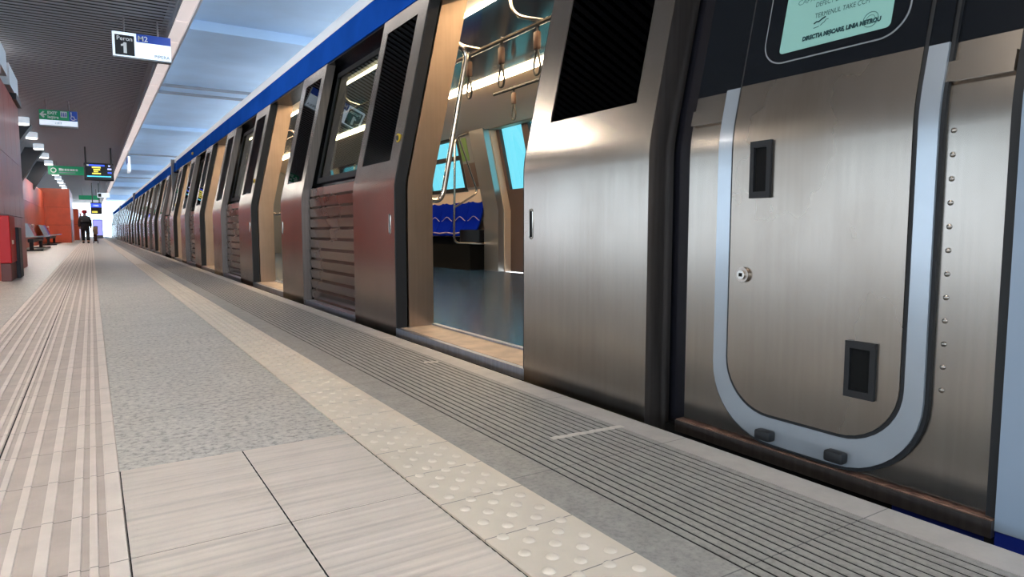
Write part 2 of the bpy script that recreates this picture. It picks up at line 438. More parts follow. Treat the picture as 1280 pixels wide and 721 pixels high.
# terracotta walls of the stair block on the left
def wall_panels(name, x, y0, y1, z1, mat, py, zsplit, depth=2.0, extra=None):
    mb = MB(); mb.box(x - depth, x - .03, y0 + .02, y1 - .02, 0, z1, 1)
    zz = [0.0] + list(zsplit) + [z1]; n = max(1, round((y1 - y0) / py)); w = (y1 - y0) / n
    for i in range(n):
        for a, b in zip(zz, zz[1:]): mb.box(x - .03, x, y0 + i * w + .004, y0 + (i + 1) * w - .004, a + .004, b - .004, 0)
    nx = max(1, round(depth / py)); wx = depth / nx
    for i in range(nx):
        for a, b in zip(zz, zz[1:]):
            mb.box(x - depth + i * wx + .004, x - depth + (i + 1) * wx - .004, y0, y0 + .03, a + .004, b - .004, 0)
            mb.box(x - depth + i * wx + .004, x - depth + (i + 1) * wx - .004, y1 - .03, y1, a + .004, b - .004, 0)
    if extra: extra(mb)
    return struct(name, mb, [mat, 'void', 'beamwhite', 'darkmetal'])
def steps1(mb):
    mb.box(-2.9, -.93, 10.2, 11.4, 2.72, 3.06, 2); mb.box(-2.9, -.93, 11.4, 12.3, 2.86, 3.2, 2); mb.box(-2.9, -.92, 12.5, 13.9, 2.78, 3.1, 2)
    mb.box(-2.9, -.90, 13.2, 14.12, 2.68, 2.78, 3)
wall_panels('wall_left', -.955, 10.2, 14.13, 2.70, 'terra', .85, (.83, 1.68), 2.0, steps1)
def steps2(mb):
    for i in range(7):
        y0 = 16 + i * 2.6; mb.box(-2.6, -1.96, y0, y0 + 2.6, 2.45 - .14 * i, 3.15 - .16 * i, 2)
wall_panels('wall_back', -1.95, 14.13, 41.0, 2.55, 'terra2', 1.2, (.85, 1.7), 1.0, steps2)
def edge3(mb): mb.box(-.86, -.825, 41.3, 42.0, 0, 1.15, 2)
wall_panels('wall_front', -.86, 41.0, 47.5, 2.75, 'terra2', 1.1, (.9, 1.8), 1.3, edge3)
wall_panels('wall_far', -.64, 50.5, 57, 2.0, 'terra2', 1.0, (1.0,), 1.6)
wall_panels('wall_right', -.62, 62, 70, 2.0, 'terra2', 1.0, (1.0,), 1.6)
# raking dark struts above wall_back
for i, (yy, zz) in enumerate(((17.0, 3.0), (22.5, 2.9), (28.5, 2.85), (34.0, 2.8))):
    mb = MB()
    mb.extrude([(-2.5, zz - .75), (-2.1, zz - .75), (-1.25, 3.48), (-1.8, 3.48)], yy, yy + .5)
    o = mb.build('ceiling_strut', 'darkmetal', None, False)
    tag(o, ['dark raking strut nearest above the terracotta wall', 'second dark raking strut above the terracotta wall',
            'third dark raking strut above the stepped white wall top', 'furthest dark raking strut above the orange wall'][i], 'strut')

# drum lamps under the dark ceiling
def drum(y, x, label):
    t = thing('drum_downlight', (x, y, 3.5), label, 'lamp', 'white drum lamps along the dark ceiling')
    m = MB(); m.cyl((x, y, 3.43), .15, .17, seg=24); m.cyl((x, y, 3.505), .06, .05, seg=12); m.build('lamp_body', 'drum', t)
    m = MB(); m.cyl((x, y, 3.335), .135, .03, seg=24); m.build('diffuser', 'drumlight', t)
    return t
ordn = ['nearest', 'second', 'third', 'fourth', 'fifth', 'sixth', 'seventh', 'eighth', 'ninth', 'tenth', 'eleventh', 'twelfth', 'thirteenth', 'fourteenth']
ys_l = [15.1 + 3.1 * k for k in range(14)]
for k, y in enumerate(ys_l):
    drum(y, -1.36, f'white drum lamp on the dark ceiling, {ordn[k]} of the row above the terracotta walls')
def lamp(name, loc, power, size, c=(1, .95, .88), rot=(0, 0, 0), sy=None):
    l = bpy.data.lights.new(name, 'AREA'); l.energy = power; l.size = size; l.color = c
    if sy: l.shape = 'RECTANGLE'; l.size_y = sy
    o = bpy.data.objects.new(name, l); COL.objects.link(o); o.location = loc; o.rotation_euler = rot; return o
for k in range(-2, 10):
    lamp('ceiling_lamp_fill', (-1.36, 1.0 + 6.2 * k, 3.30), 80, .3)
    lamp('ceiling_lamp_fill', (-5.0, 1.0 + 6.2 * k, 3.30), 55, .3)  # added second row without lamp bodies, lifts the platform light
for k in range(-1, 9): lamp('edge_luminaire_light', (1.19, 2.0 + 6.2 * k, 3.47), 11, .12, (1, .97, .93), (0, 0, 0), 5.6)

# ------------------------------------------------------------------ hanging signs
def rods(t, xs, y, z0, z1=3.5, r=.012, mat='rod'):
    for x in xs:
        m = MB(); m.tube([(x, y, z0), (x, y, z1)], r, 8); m.build('hanger_rod', mat, t)
# platform sign: Peron 1 / M2 / PIPERA
Y = 10.58
t = thing('platform_sign', (.71, Y, 2.95), 'white hanging platform sign reading Peron 1 and M2', 'sign')
m = MB(); m.bbox(.352, 1.062, Y + .004, Y + .10, 2.945, 3.292, .006, 1); m.build('sign_case', 'signcase', t)
def sface(t, name, mat, x0, x1, z0, z1, y, e=.004):
    m = MB(); m.box(x0, x1, y - e, y + .001, z0, z1); return m.build(name, mat, t, False)
sface(t, 'white_face', 'signwhite', .357, 1.057, 2.968, 3.288, Y + .004)
sface(t, 'number_field', 'signblack', .385, .615, 2.985, 3.250, Y, .003)
sface(t, 'line_band', 'signblue', .640, 1.057, 3.180, 3.288, Y, .003)
def lettering(t, name, body, size, x, z, y, mat, bold=0, align='LEFT', stretch=1):
    m = MB(); m.add(text_bm(body, size, lambda u, v: (x + u * stretch, y, z + v), bold, align)); return m.build(name, mat, t, False)
lettering(t, 'lettering', 'Peron', .078, .500, 3.178, Y - .005, 'whitetag', .001, 'CENTER')
m = MB(); vs = [m.bm.verts.new((.5 + x, Y - .005, 3.012 + z)) for x, z in ((-.016, 0), (.022, 0), (.022, .142), (-.012, .142), (-.020, .122), (-.045, .112), (-.045, .088), (-.016, .094))]
m.face(vs); m.build('lettering', 'whitetag', t, False)
lettering(t, 'lettering', 'M2', .098, .655, 3.197, Y - .005, 'whitetag', .001)
lettering(t, 'lettering', 'PIPERA', .062, 1.040, 2.992, Y - .0055, 'signgrey', .001, 'RIGHT')
rods(t, (.50, .905), Y + .05, 3.29)
# exit sign
Y = 18.08
t = thing('exit_sign', (-.49, Y, 2.95), 'green EXIT sign with white LIFT strip hanging from the dark ceiling', 'sign')
m = MB(); m.bbox(-.855, -.140, Y + .004, Y + .09, 2.90, 3.285, .006, 1); m.build('sign_case', 'signcase', t)
sface(t, 'green_face', 'signgreen', -.85, -.30, 3.065, 3.275, Y + .002)
sface(t, 'blue_face', 'signblue', -.30, -.145, 3.065, 3.275, Y + .002)
sface(t, 'white_strip', 'signwhite', -.85, -.145, 2.945, 3.058, Y + .002)
lettering(t, 'lettering', 'EXIT', .088, -.70, 3.185, Y - .006, 'whitetag', .004)
lettering(t, 'lettering', 'Ieșire', .088, -.70, 3.095, Y - .006, 'whitetag', .003)
lettering(t, 'lettering', 'LIFT', .075, -.50, 2.972, Y - .006, 'signgrey', .001, 'CENTER')
m = MB()
vs = [m.bm.verts.new((x, Y - .006, z)) for x, z in ((-.845, 3.17), (-.775, 3.245), (-.75, 3.225), (-.785, 3.188), (-.715, 3.188), (-.715, 3.152), (-.785, 3.152), (-.75, 3.115), (-.775, 3.095))]
m.face(vs[:4][::1] + [vs[7], vs[8]]); m.face([vs[3], vs[4], vs[5], vs[6]]); m.build('arrow', 'whitetag', t, False)
m = MB(); m.box(-.46, -.335, Y - .006, Y, 3.13, 3.262, 0); m.build('lift_pictogram', 'whitetag', t, False)
for x in (-.435, -.397, -.36):
    m = MB(); m.box(x - .010, x + .010, Y - .009, Y - .004, 3.15, 3.21); m.sphere((x, Y - .007, 3.228), .011, 8, 6, (1, .3, 1)); m.build('pictogram_figure', 'signblue', t, False)
m = MB()
m.sphere((-.262, Y - .006, 3.243), .016, 8, 6, (1, .3, 1))
m.tube([(-.262, Y - .006, 3.225), (-.258, Y - .006, 3.165), (-.215, Y - .006, 3.160), (-.19, Y - .006, 3.10), (-.165, Y - .006, 3.105)], .011, 6)
m.tube([(-.225 + .045 * math.cos(a), Y - .006, 3.128 + .042 * math.sin(a)) for a in [math.radians(100 + 24 * k) for k in range(11)]], .008, 6)
m.build('wheelchair_pictogram', 'whitetag', t)
rods(t, (-.725, -.30), Y + .045, 3.285)
# departure display
Y = 27.4
t = thing('departure_display', (.33, Y, 2.36), 'black departure screen hung on two dark posts', 'display')
m = MB(); m.bbox(-.115, .765, Y, Y + .14, 2.35, 2.955, .02, 2); m.build('display_case', 'darkmetal', t)
sface(t, 'screen', 'screen', -.075, .725, 2.40, 2.92, Y)
def bars(t, lst, y):
    for nm, mat, x0, x1, z0, z1 in lst: sface(t, nm, mat, x0, x1, z0, z1, y - .004, .003)
bars(t, [('header_bar', 'pxb', -.03, .50, 2.845, 2.90), ('header_mark', 'pxy', -.03, .03, 2.85, 2.895), ('text_row', 'pxy', .12, .38, 2.775, 2.83), ('text_row', 'pxy', .16, .36, 2.70, 2.752),
         ('text_row', 'pxy', .17, .30, 2.635, 2.68), ('text_row', 'pxy', .12, .38, 2.57, 2.615), ('time_mark', 'pxw', .58, .70, 2.735, 2.78), ('time_mark', 'pxb', .58, .70, 2.60, 2.655),
         ('footer_bar', 'pxc', -.03, .68, 2.475, 2.515), ('clock_mark', 'pxw', .61, .66, 2.84, 2.89)], Y)
for x in (-.055, .70):
    m = MB(); m.box(x - .025, x + .025, Y + .04, Y + .09, 2.955, 3.5); m.build('hanger_post', 'signblack', t, False)
# long green sign
Y = 34.0
t = thing('direction_sign', (-.7, Y, 2.98), 'long green direction sign beside the departure screen', 'sign')
m = MB(); m.bbox(-1.42, .55, Y + .004, Y + .09, 2.955, 3.335, .006, 1); m.build('sign_case', 'signcase', t)
sface(t, 'green_face', 'signgreen', -1.41, .545, 2.965, 3.325, Y + .003)
m = MB(); m.tube([(-1.22 + .09 * math.cos(2 * PI * k / 16), Y - .006, 3.14 + .09 * math.sin(2 * PI * k / 16)) for k in range(17)], .018, 6); m.build('round_pictogram', 'whitetag', t)
for k, w in enumerate((.10, .07, .08, .07, .09, .07, .08)):
    m = MB(); x = -1.03 + k * .098; m.box(x, x + w, Y - .007, Y, 3.13, 3.215 + .02 * (k == 0)); m.build('blurred_letter', 'whitetag', t, False)
sface(t, 'small_text_row', 'signgrey', -1.03, -.45, 3.04, 3.075, Y - .002)
rods(t, (-1.1, .2), Y + .045, 3.33)
# far signs
Y = 55
t = thing('direction_sign', (-.4, Y, 2.6), 'small green direction sign far down the platform', 'sign')
m = MB(); m.bbox(-.62, .62, Y, Y + .1, 2.75, 3.05, .01, 1); m.build('sign_case', 'signgreen', t)
rods(t, (-.4, .4), Y + .05, 3.05, r=.02)
Y = 48
t = thing('departure_display', (.3, Y, 2.0), 'distant departure screen with a blue header above the walking person', 'display')
m = MB(); m.bbox(.03, .62, Y, Y + .15, 1.62, 2.32, .02, 1); m.build('display_case', 'darkmetal', t)
bars(t, [('header_bar', 'pxb', .06, .59, 2.02, 2.26), ('header_mark', 'pxw', .16, .46, 2.08, 2.18), ('text_row', 'pxy', .10, .38, 1.70, 1.80)], Y - .001)
rods(t, (.15, .5), Y + .08, 2.32, r=.03, mat='signblack')
Y = 62
t = thing('advertising_pillar', (.45, Y, 0), 'tall violet backlit advertising pillar by the platform end', 'pillar')
m = MB(); m.bbox(.12, .80, Y, Y + .4, 0, 1.5, .03, 2); m.build('pillar_body', 'signcase', t)
sface(t, 'lit_panel', 'pxv', .17, .75, .25, 1.42, Y)
# second hanging line sign, seen end-on at the beam, and a bracket camera
Y = 27.5
t = thing('platform_sign', (1.25, Y, 2.7), 'blue and white hanging sign under the white ceiling beam', 'sign')
m = MB(); m.bbox(1.22, 1.30, Y, Y + .9, 2.72, 3.25, .008, 1); m.build('sign_case', 'signwhite', t)
m = MB(); m.box(1.215, 1.221, Y + .02, Y + .88, 3.02, 3.23); m.build('line_band', 'signblue', t, False)
rods(t, (1.26,), Y + .45, 3.25, 3.49)
Y = 46
t = thing('platform_sign', (.72, Y, 2.3), 'small white sign hanging far away under the beam', 'sign')
m = MB(); m.bbox(.40, 1.02, Y, Y + .08, 2.55, 2.82, .008, 1); m.build('sign_case', 'signwhite', t)
m = MB(); m.box(.43, .60, Y - .004, Y, 2.585, 2.79); m.build('number_field', 'signblack', t, False)
rods(t, (.55, .9), Y + .04, 2.82, r=.02)

# red cabinet against the wall
t = thing('red_cabinet', (-.88, 10.6, 0), 'red cabinet with dark side at the foot of the terracotta wall', 'cabinet')
m = MB(); m.bbox(-.95, -.835, 10.1, 10.75, .22, .80, .008, 1); m.build('cabinet_body', 'red', t)
m = MB(); m.bbox(-.95, -.80, 10.75, 11.15, 0.0, .66, .008, 1); m.build('side_post', 'darkmetal', t)
m = MB(); m.bbox(-.95, -.845, 10.12, 10.75, 0, .22, .006, 1); m.build('plinth', 'plinth', t)
m = MB(); m.box(-.836, -.832, 10.25, 10.45, .45, .50); m.build('white_mark', 'whitetag', t, False)

# benches
def bench(y0, label, n, tags):
    x = -1.55
    L = n * .62
    t = thing('bench', (x, y0, 0), label, 'bench', 'steel benches along the terracotta wall')
    for k in range(n):
        a = y0 + k * .62
        m = MB(); m.extrude([(x + .33, .42), (x + .31, .455), (x - .12, .42), (x - .30, .86), (x - .325, .85), (x - .14, .395)], a + .01, a + .60)
        s = m.build('bench_seat', tags[k][0], t)
        if tags[k][1]:
            m = MB(); q = a + .3
            m.box(x - .20, x - .19, q - .06, q + .06, .55, .74); m.sphere((x - .225, q, .79), .05, 8, 6); m.build('person_pictogram', 'whitetag', s)
    m = MB(); m.bbox(x - .08, x + .06, y0 - .05, y0 + L + .05, .26, .36, .01, 1); m.build('beam', 'darkmetal', t)
    for a in (y0 + .25, y0 + L - .25):
        m = MB(); m.bbox(x - .06, x + .04, a - .05, a + .05, .02, .30, .008, 1); m.bbox(x - .28, x + .28, a - .06, a + .06, 0, .035, .008, 1); m.build('leg', 'darkmetal', t)
bench(24.7, 'nearer steel mesh bench with a red end seat by the terracotta wall', 8, [('greysteel', 0)] * 6 + [('red', 0), ('red', 1)])
bench(34.2, 'further steel mesh bench with blue and red end seats before the orange wall', 9, [('greysteel', 0)] * 5 + [('bluetag', 0), ('bluetag', 0), ('red', 0), ('red', 1)])

# worn tapes on the platform edge
def tape(pts, label):
    m = MB(); w = .011
    a, b = Vector(pts[0]), Vector(pts[1]); n = 10; d = (b - a).normalized(); s = Vector((-d.y, d.x, 0))
    L = []; Rr = []
    for i in range(n + 1):
        p = a.lerp(b, i / n); j = .0025 * math.sin(i * 2.3)
        L.append(m.bm.verts.new(p + s * (w + j))); Rr.append(m.bm.verts.new(p - s * (w - j * .6)))
    for i in range(n): m.face([L[i], L[i + 1], Rr[i + 1], Rr[i]])
    r = bmesh.ops.extrude_face_region(m.bm, geom=m.bm.faces[:])
    for v in [g for g in r['geom'] if isinstance(g, bmesh.types.BMVert)]: v.co.z += .0012
    o = m.build('floor_tape', 'tape', None, False); tag(o, label, 'tape')
tape(((1.135, 1.570, -.0008), (1.40, 1.552, -.0008)), 'long worn white tape strip stuck across the grooved platform edge')
tape(((1.30, 2.83, -.0008), (1.36, 2.80, -.0008)), 'short tape scrap on the grooved edge before the open train door')
tape(((1.405, 3.61, -.0008), (1.47, 3.595, -.0008)), 'small tape scrap on the platform kerb beyond the open train door')

# ------------------------------------------------------------------ walking person with a bag
def skinned(name, verts, edges, radii, mat, parent, root=0, sub=2):
    me = bpy.data.meshes.new(name); me.from_pydata(verts, edges, []); me.update()
    o = bpy.data.objects.new(name, me); COL.objects.link(o)
    md = o.modifiers.new('skin', 'SKIN'); md.use_smooth_shade = True
    for i, r in enumerate(radii):
        d = me.skin_vertices[0].data[i]; d.radius = (r, r) if not isinstance(r, tuple) else r; d.use_root = (i == root)
    sb = o.modifiers.new('sub', 'SUBSURF'); sb.levels = sub; sb.render_levels = sub
    dg = bpy.context.evaluated_depsgraph_get(); m2 = bpy.data.meshes.new_from_object(o.evaluated_get(dg))
    bpy.data.objects.remove(o); bpy.data.meshes.remove(me)
    m2.name = name; m2.materials.clear(); m2.materials.append(M[mat])
    m2.polygons.foreach_set('use_smooth', [True] * len(m2.polygons))
    return link(name, m2, parent)
PY = 38.6
per = thing('person', (-.24, PY, 0), 'person in dark coat and red hat walking away, seen from behind', 'person')
V = [(0, 0, .80), (0, .02, 1.0), (0, .06, 1.20), (0, .09, 1.32), (0, .11, 1.40), (0, .14, 1.48), (0, .15, 1.545),      # 0-6 spine to head
     (-.15, .07, 1.23), (-.212, .055, 1.0), (-.224, .12, .80), (-.222, .16, .70),                                       # 7-10 left arm
     (.15, .07, 1.23), (.212, .03, 1.0), (.234, -.02, .80), (.238, -.03, .70),                                          # 11-14 right arm
     (-.085, 0, .76), (-.095, .10, .42), (-.10, .02, .07), (-.105, .15, .035),                                          # 15-18 left leg
     (.085, 0, .76), (.095, -.03, .42), (.10, -.16, .08), (.105, -.05, .035)]                                            # 19-22 right leg
E_ = [(0, 1), (1, 2), (2, 3), (3, 4), (4, 5), (5, 6), (2, 7), (7, 8), (8, 9), (9, 10), (2, 11), (11, 12), (12, 13), (13, 14), (0, 15), (15, 16), (16, 17), (17, 18), (0, 19), (19, 20), (20, 21), (21, 22)]
RD = [(.16, .13), (.165, .13), (.17, .13), .09, .055, .085, .075, .085, .062, .045, .032, .085, .062, .045, .032, .10, .072, .05, .045, .10, .072, .05, .045]
body = skinned('body', V, E_, RD, 'skin', per)
CV = [(0, -.01, .62), (0, 0, .85), (0, .015, 1.02), (0, .05, 1.21), (0, .085, 1.31), (-.155, .06, 1.22), (-.215, .05, 1.0), (-.225, .12, .79), (.155, .06, 1.22), (.215, .03, 1.0), (.235, -.015, .79)]
CE = [(0, 1), (1, 2), (2, 3), (3, 4), (3, 5), (5, 6), (6, 7), (3, 8), (8, 9), (9, 10)]
skinned('coat', CV, CE, [(.19, .16), (.19, .16), (.19, .17), (.175, .16), .08, .115, .085, .065, .115, .085, .065], 'coat', per, 1)
TV = [(0, 0, .74), (-.09, .0, .70), (-.097, .10, .42), (-.10, .03, .10), (.09, 0, .70), (.097, -.03, .42), (.10, -.15, .11)]
skinned('trousers', TV, [(0, 1), (1, 2), (2, 3), (0, 4), (4, 5), (5, 6)], [.12, .11, .088, .07, .11, .088, .07], 'trouser', per)
for sx, y0, y1 in ((-.103, .0, .17), (.103, -.19, -.03)):
    m = MB(); m.bbox(-.24 + sx - .05, -.24 + sx + .05, PY + y0 - .02, PY + y1 + .03, 0, .085, .03, 2); m.build('shoe', 'signblack', per)
m = MB(); m.sphere((-.24, PY + .135, 1.535), .125, 14, 10, (1, 1.05, .8)); m.tube([(-.24 + .11 * math.cos(a), PY + .135 + .115 * math.sin(a), 1.485) for a in [2 * PI * k / 16 for k in range(17)]], .022, 6); m.build('hat', 'redhat', per)
t = thing('shopping_trolley', (.16, PY - .05, 0), 'beige bag on a brown wheeled trolley pulled beside the person', 'trolley')
m = MB(); m.bbox(.06, .28, PY - .20, PY + .05, .42, .80, .04, 2); m.build('bag', 'bagbeige', t)
m = MB(); m.bbox(.09, .23, PY - .16, PY + .02, .09, .44, .03, 2); m.build('lower_bag', 'bagbrown', t)
m = MB(); m.sphere((.18, PY - .07, .79), .10, 12, 8, (1.15, 1.2, .5)); m.build('flap', 'coat', t)
for x in (.08, .25):
    m = MB(); m.cyl((x, PY - .16, .07), .07, .03, 'x', 16); m.build('wheel', 'rubber', t)
m = MB(); m.tube([(.10, PY - .16, .1), (.065, PY - .16, .62), (.03, PY - .06, .70)], .012, 8); m.build('handle', 'darkmetal', t)

# ================================================================== THE TRAIN
X0 = 1.56
def off(z):
    s = .221
    if z < .85: return 0.0
    if z < .95: return s * (z - .85) ** 2 / .2
    return s * (z - .90)
ZS = [-.07, .0, .15, .35, .6, .80, .85, .87, .89, .91, .93, .95, 1.0, 1.055, 1.2, 1.4, 1.6, 1.8, 1.975, 2.075]
OPEN, LEAF, PITCH = 1.435, .745, 4.28
HOUT = .08                      # body skin behind the leaf face
ZB = -1.05

def mesh_leaf(sign, th, trail=False):
    """door leaf from its leading edge (y=0) towards sign*LEAF; returns part meshes"""
    L = sorted([0, sign * .012, sign * .14, sign * .645, sign * LEAF])
    ya, yb = sorted((sign * .14, sign * .645))
    m = MB(); m.shell(L, ZS, lambda y, z: X0 + off(z), th, lambda y, z: ya < y < yb and 1.055 < z < 1.975)
    m.bm.normal_update()
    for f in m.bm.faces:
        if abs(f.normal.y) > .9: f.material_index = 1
    leaf = m
    m2 = MB(); m2.shell([ya, yb], [z for z in ZS if 1.055 <= z <= 1.975], lambda y, z: X0 + off(z) + .004, .008)
    m3 = MB(); m3.shell(sorted([-sign * .012, 0]), ZS, lambda y, z: X0 + off(z) + .004, th - .008)
    yh = sign * (.054 if sign < 0 else .072); zc = .647 if sign < 0 else .66
    ringp = [(X0 - .001, yh + .012 * math.cos(a), zc + (.050 if math.sin(a) > 0 else -.050) + .012 * math.sin(a)) for a in [2 * PI * k / 20 for k in range(21)]]
    m4 = MB(); m4.tube(ringp, .0022, 6)
    m5 = MB(); m5.bbox(X0 - .0015, X0 + .004, yh - .010, yh + .010, zc - .055, zc + .055, .001, 1)
    return dict(leaf=leaf.mesh('door_leaf', ['steel', 'steel_edge'], True), pane=m2.mesh('window_pane', 'leafglass', True),
                edge=m3.mesh('rubber_edge', 'rubber', True), ring=m4.mesh('pull_handle', 'chrome'), slot=m5.mesh('handle_recess', 'void', False))
LN = mesh_leaf(-1, .075); LF = mesh_leaf(1, .075); LN1 = mesh_leaf(-1, .115)
m = MB(); m.cyl((X0 + off(1.186) - .002, .062, 1.186), .027, .012, 'x', 18); btn_ring = m.mesh('door_button', 'button')
m = MB(); m.cyl((X0 + off(1.186) - .006, .062, 1.186), .017, .012, 'x', 14); btn_in = m.mesh('button_face', 'darkmetal')
def put_leaf(car, S, y, wy, simple=False):
    o = link('door_leaf', S['leaf'], car, (-ORG[car.name][0], y - ORG[car.name][1], -ORG[car.name][2]))
    ORG[o.name] = (0, y, 0)
    link('window_pane', S['pane'], o); link('rubber_edge', S['edge'], o)
    if not simple:
        link('pull_handle', S['ring'], o); link('handle_recess', S['slot'], o)
    return o
# body bay between two openings; y=0 at the opening's far edge, length BL to next opening
BL = PITCH - OPEN
def mesh_bay(y0, y1, w0, w1, mirror=False):
    """body side wall y0..y1 with a window w0..w1"""
    ys = sorted({y0, y1, w0, w1} if w0 is not None else {y0, y1})
    m = MB(); m.shell(ys, ZS, lambda y, z: X0 + off(z) + .13, .06, (lambda y, z: w0 < y < w1 and 1.055 < z < 1.975) if w0 is not None else None)
    return m.mesh('body_side', 'black')
def mesh_jamb(y0, y1):
    m = MB(); pr = [(X0 + off(z) + .083, z) for z in ZS[1:]] + [(X0 + off(z) + .25, z) for z in ZS[1:][::-1]]
    m.extrude(pr, y0, y1); return m.mesh('door_jamb', 'steel_jamb')
J_far = mesh_jamb(-.015, .035); J_near = mesh_jamb(-.035, .015)
def rib_profile():
    pts = []; z = .985; n = 11; h = (.985 - .015) / n
    for i in range(n):
        a = z - i * h
        pts += [(X0 + off(a) + .075, a), (X0 + off(a) + .060, a - .006), (X0 + off(a - h) + .060 + .012, a - h * .80), (X0 + off(a - h) + .088, a - h * .93)]
    pts.append((X0 + .075, .012))
    return pts
def mesh_rib(y0, y1):
    pr = rib_profile(); m = MB()
    m.extrude(pr + [(X0 + .128, .012), (X0 + .128, .60), (X0 + .128, .85), (X0 + .148, .985)], y0, y1); return m.mesh('ribbed_panel', 'steel_rib')
BW0, BW1 = .745, .745 + PITCH - OPEN - 2 * LEAF
RIB = mesh_rib(BW0 + .02, BW1 - .02)
BAY = mesh_bay(0, BL, BW0 + .05, BW1 - .05)
zw = [z for z in ZS if 1.055 <= z <= 1.975]
m = MB(); m.shell([BW0 + .035, BW0 + .075, BW1 - .075, BW1 - .035], [1.03] + zw[1:-1] + [2.0], lambda y, z: X0 + off(z) + .112, .02, lambda y, z: BW0 + .075 < y < BW1 - .075 and 1.08 < z < 1.95)
zz = [1.03] + zw[1:-1] + [2.0]
m = MB(); zz2 = [1.03, 1.075, 1.2, 1.4, 1.6, 1.8, 1.955, 2.0]
m.shell([BW0 + .02, BW0 + .055, BW1 - .055, BW1 - .02], zz2, lambda y, z: X0 + off(z) + .105, .025, lambda y, z: BW0 + .055 < y < BW1 - .055 and 1.075 < z < 1.955)
WFR = m.mesh('window_frame', 'rubber')
m = MB(); m.shell([BW0 + .05, BW1 - .05], [1.07, 1.2, 1.4, 1.6, 1.8, 1.96], lambda y, z: X0 + off(z) + .112, .008); WPN = m.mesh('window_pane', 'glass')
m = MB(); m.box(X0 + .01, X0 + .20, BW0 + .01, BW1 - .01, -.035, .012); BSILL = m.mesh('bay_sill', 'sill', False)
def mesh_sill():
    m = MB(); m.box(X0, X0 + .03, 0, OPEN, -.030, .020, 0); m.box(X0 + .03, 1.80, 0, OPEN, -.030, .022, 1); m.box(1.80, 1.83, 0, OPEN, -.03, .032, 0)
    return m.mesh('door_sill', ['sill', 'tread'], False)
SILL = mesh_sill()
m = MB(); m.extrude([(X0 + off(2.075) + .02, 2.078), (X0 + off(2.1) + .02, 2.10), (1.98, 2.12), (1.98, 2.078)], -.02, OPEN + .02); HEAD = m.mesh('door_header', 'black', False)
XW, ZFL, ZC = 5.0, .03, 2.28
def xf(z): return XW - max(0, z - .9) * .221         # inner face of the far wall

def along(car, name, prof, y0, y1, mat, smooth=True):
    m = MB(); m.extrude(prof, y0, y1); return m.build(name, mat, car, smooth)
def shell_parts(car, y0, y1):
    """roof, stripes, floor, linings that run the whole length of a car"""
    along(car, 'blue_stripe', [(X0 + .262, 2.085), (X0 + .270, 2.18), (X0 + .285, 2.315), (X0 + .36, 2.315), (X0 + .36, 2.085)], y0, y1, 'blue')
    along(car, 'white_stripe', [(X0 + .283, 2.317), (X0 + .305, 2.40), (X0 + .36, 2.48), (X0 + .42, 2.48), (X0 + .42, 2.317)], y0, y1, 'white')
    along(car, 'roof', [(X0 + .362, 2.482), (X0 + .6, 2.63), (X0 + 1.2, 2.73), (3.33, 2.75), (4.0, 2.71), (4.6, 2.58), (4.85, 2.3), (4.75, 2.3), (4.3, 2.42), (2.2, 2.42), (X0 + .42, 2.42)], y0, y1, 'roofgrey')
    along(car, 'roof_rail', [(X0 + .272, 2.070), (2.05, 2.070), (2.05, 2.12), (X0 + .272, 2.12)], y0, y1, 'black', False)
    along(car, 'underframe', [(X0 + .20, -.02), (4.95, -.02), (4.95, -1.40), (X0 + .20, -1.40)], y0 + .1, y1 - .1, 'void', False)
    along(car, 'side_skirt', [(X0 + .10, -.045), (X0 + .16, -.045), (X0 + .16, -.62), (X0 + .12, -.62)], y0, y1, 'void', False)  # skirt drawn near-black, the shade of the platform gap put into its colour
    along(car, 'car_floor', [(1.83, ZFL), (XW, ZFL), (XW, -.018), (1.83, -.018)], y0 + .1, y1 - .1, 'trainfloor', False)
    along(car, 'ceiling_panel', [(2.565, ZC + .03), (3.835, ZC + .03), (3.835, ZC + .05), (2.565, ZC + .05)], y0 + .1, y1 - .1, 'ceilgloss', False)
    for xa, xb, xc in ((2.545, 2.50, 1.95), (3.855, 3.90, 4.70)):
        along(car, 'light_strip', [(xa, ZC - .005), (xb, ZC - .005), (xb, ZC + .028), (xa, ZC + .045)], y0 + .2, y1 - .2, 'strip', False)
        along(car, 'cove_panel', [(xb, ZC), (xc, 2.02 if xc > 3 else 2.09), (xc, 2.10), (xb, ZC + .03)], y0 + .1, y1 - .1, 'lining', False)

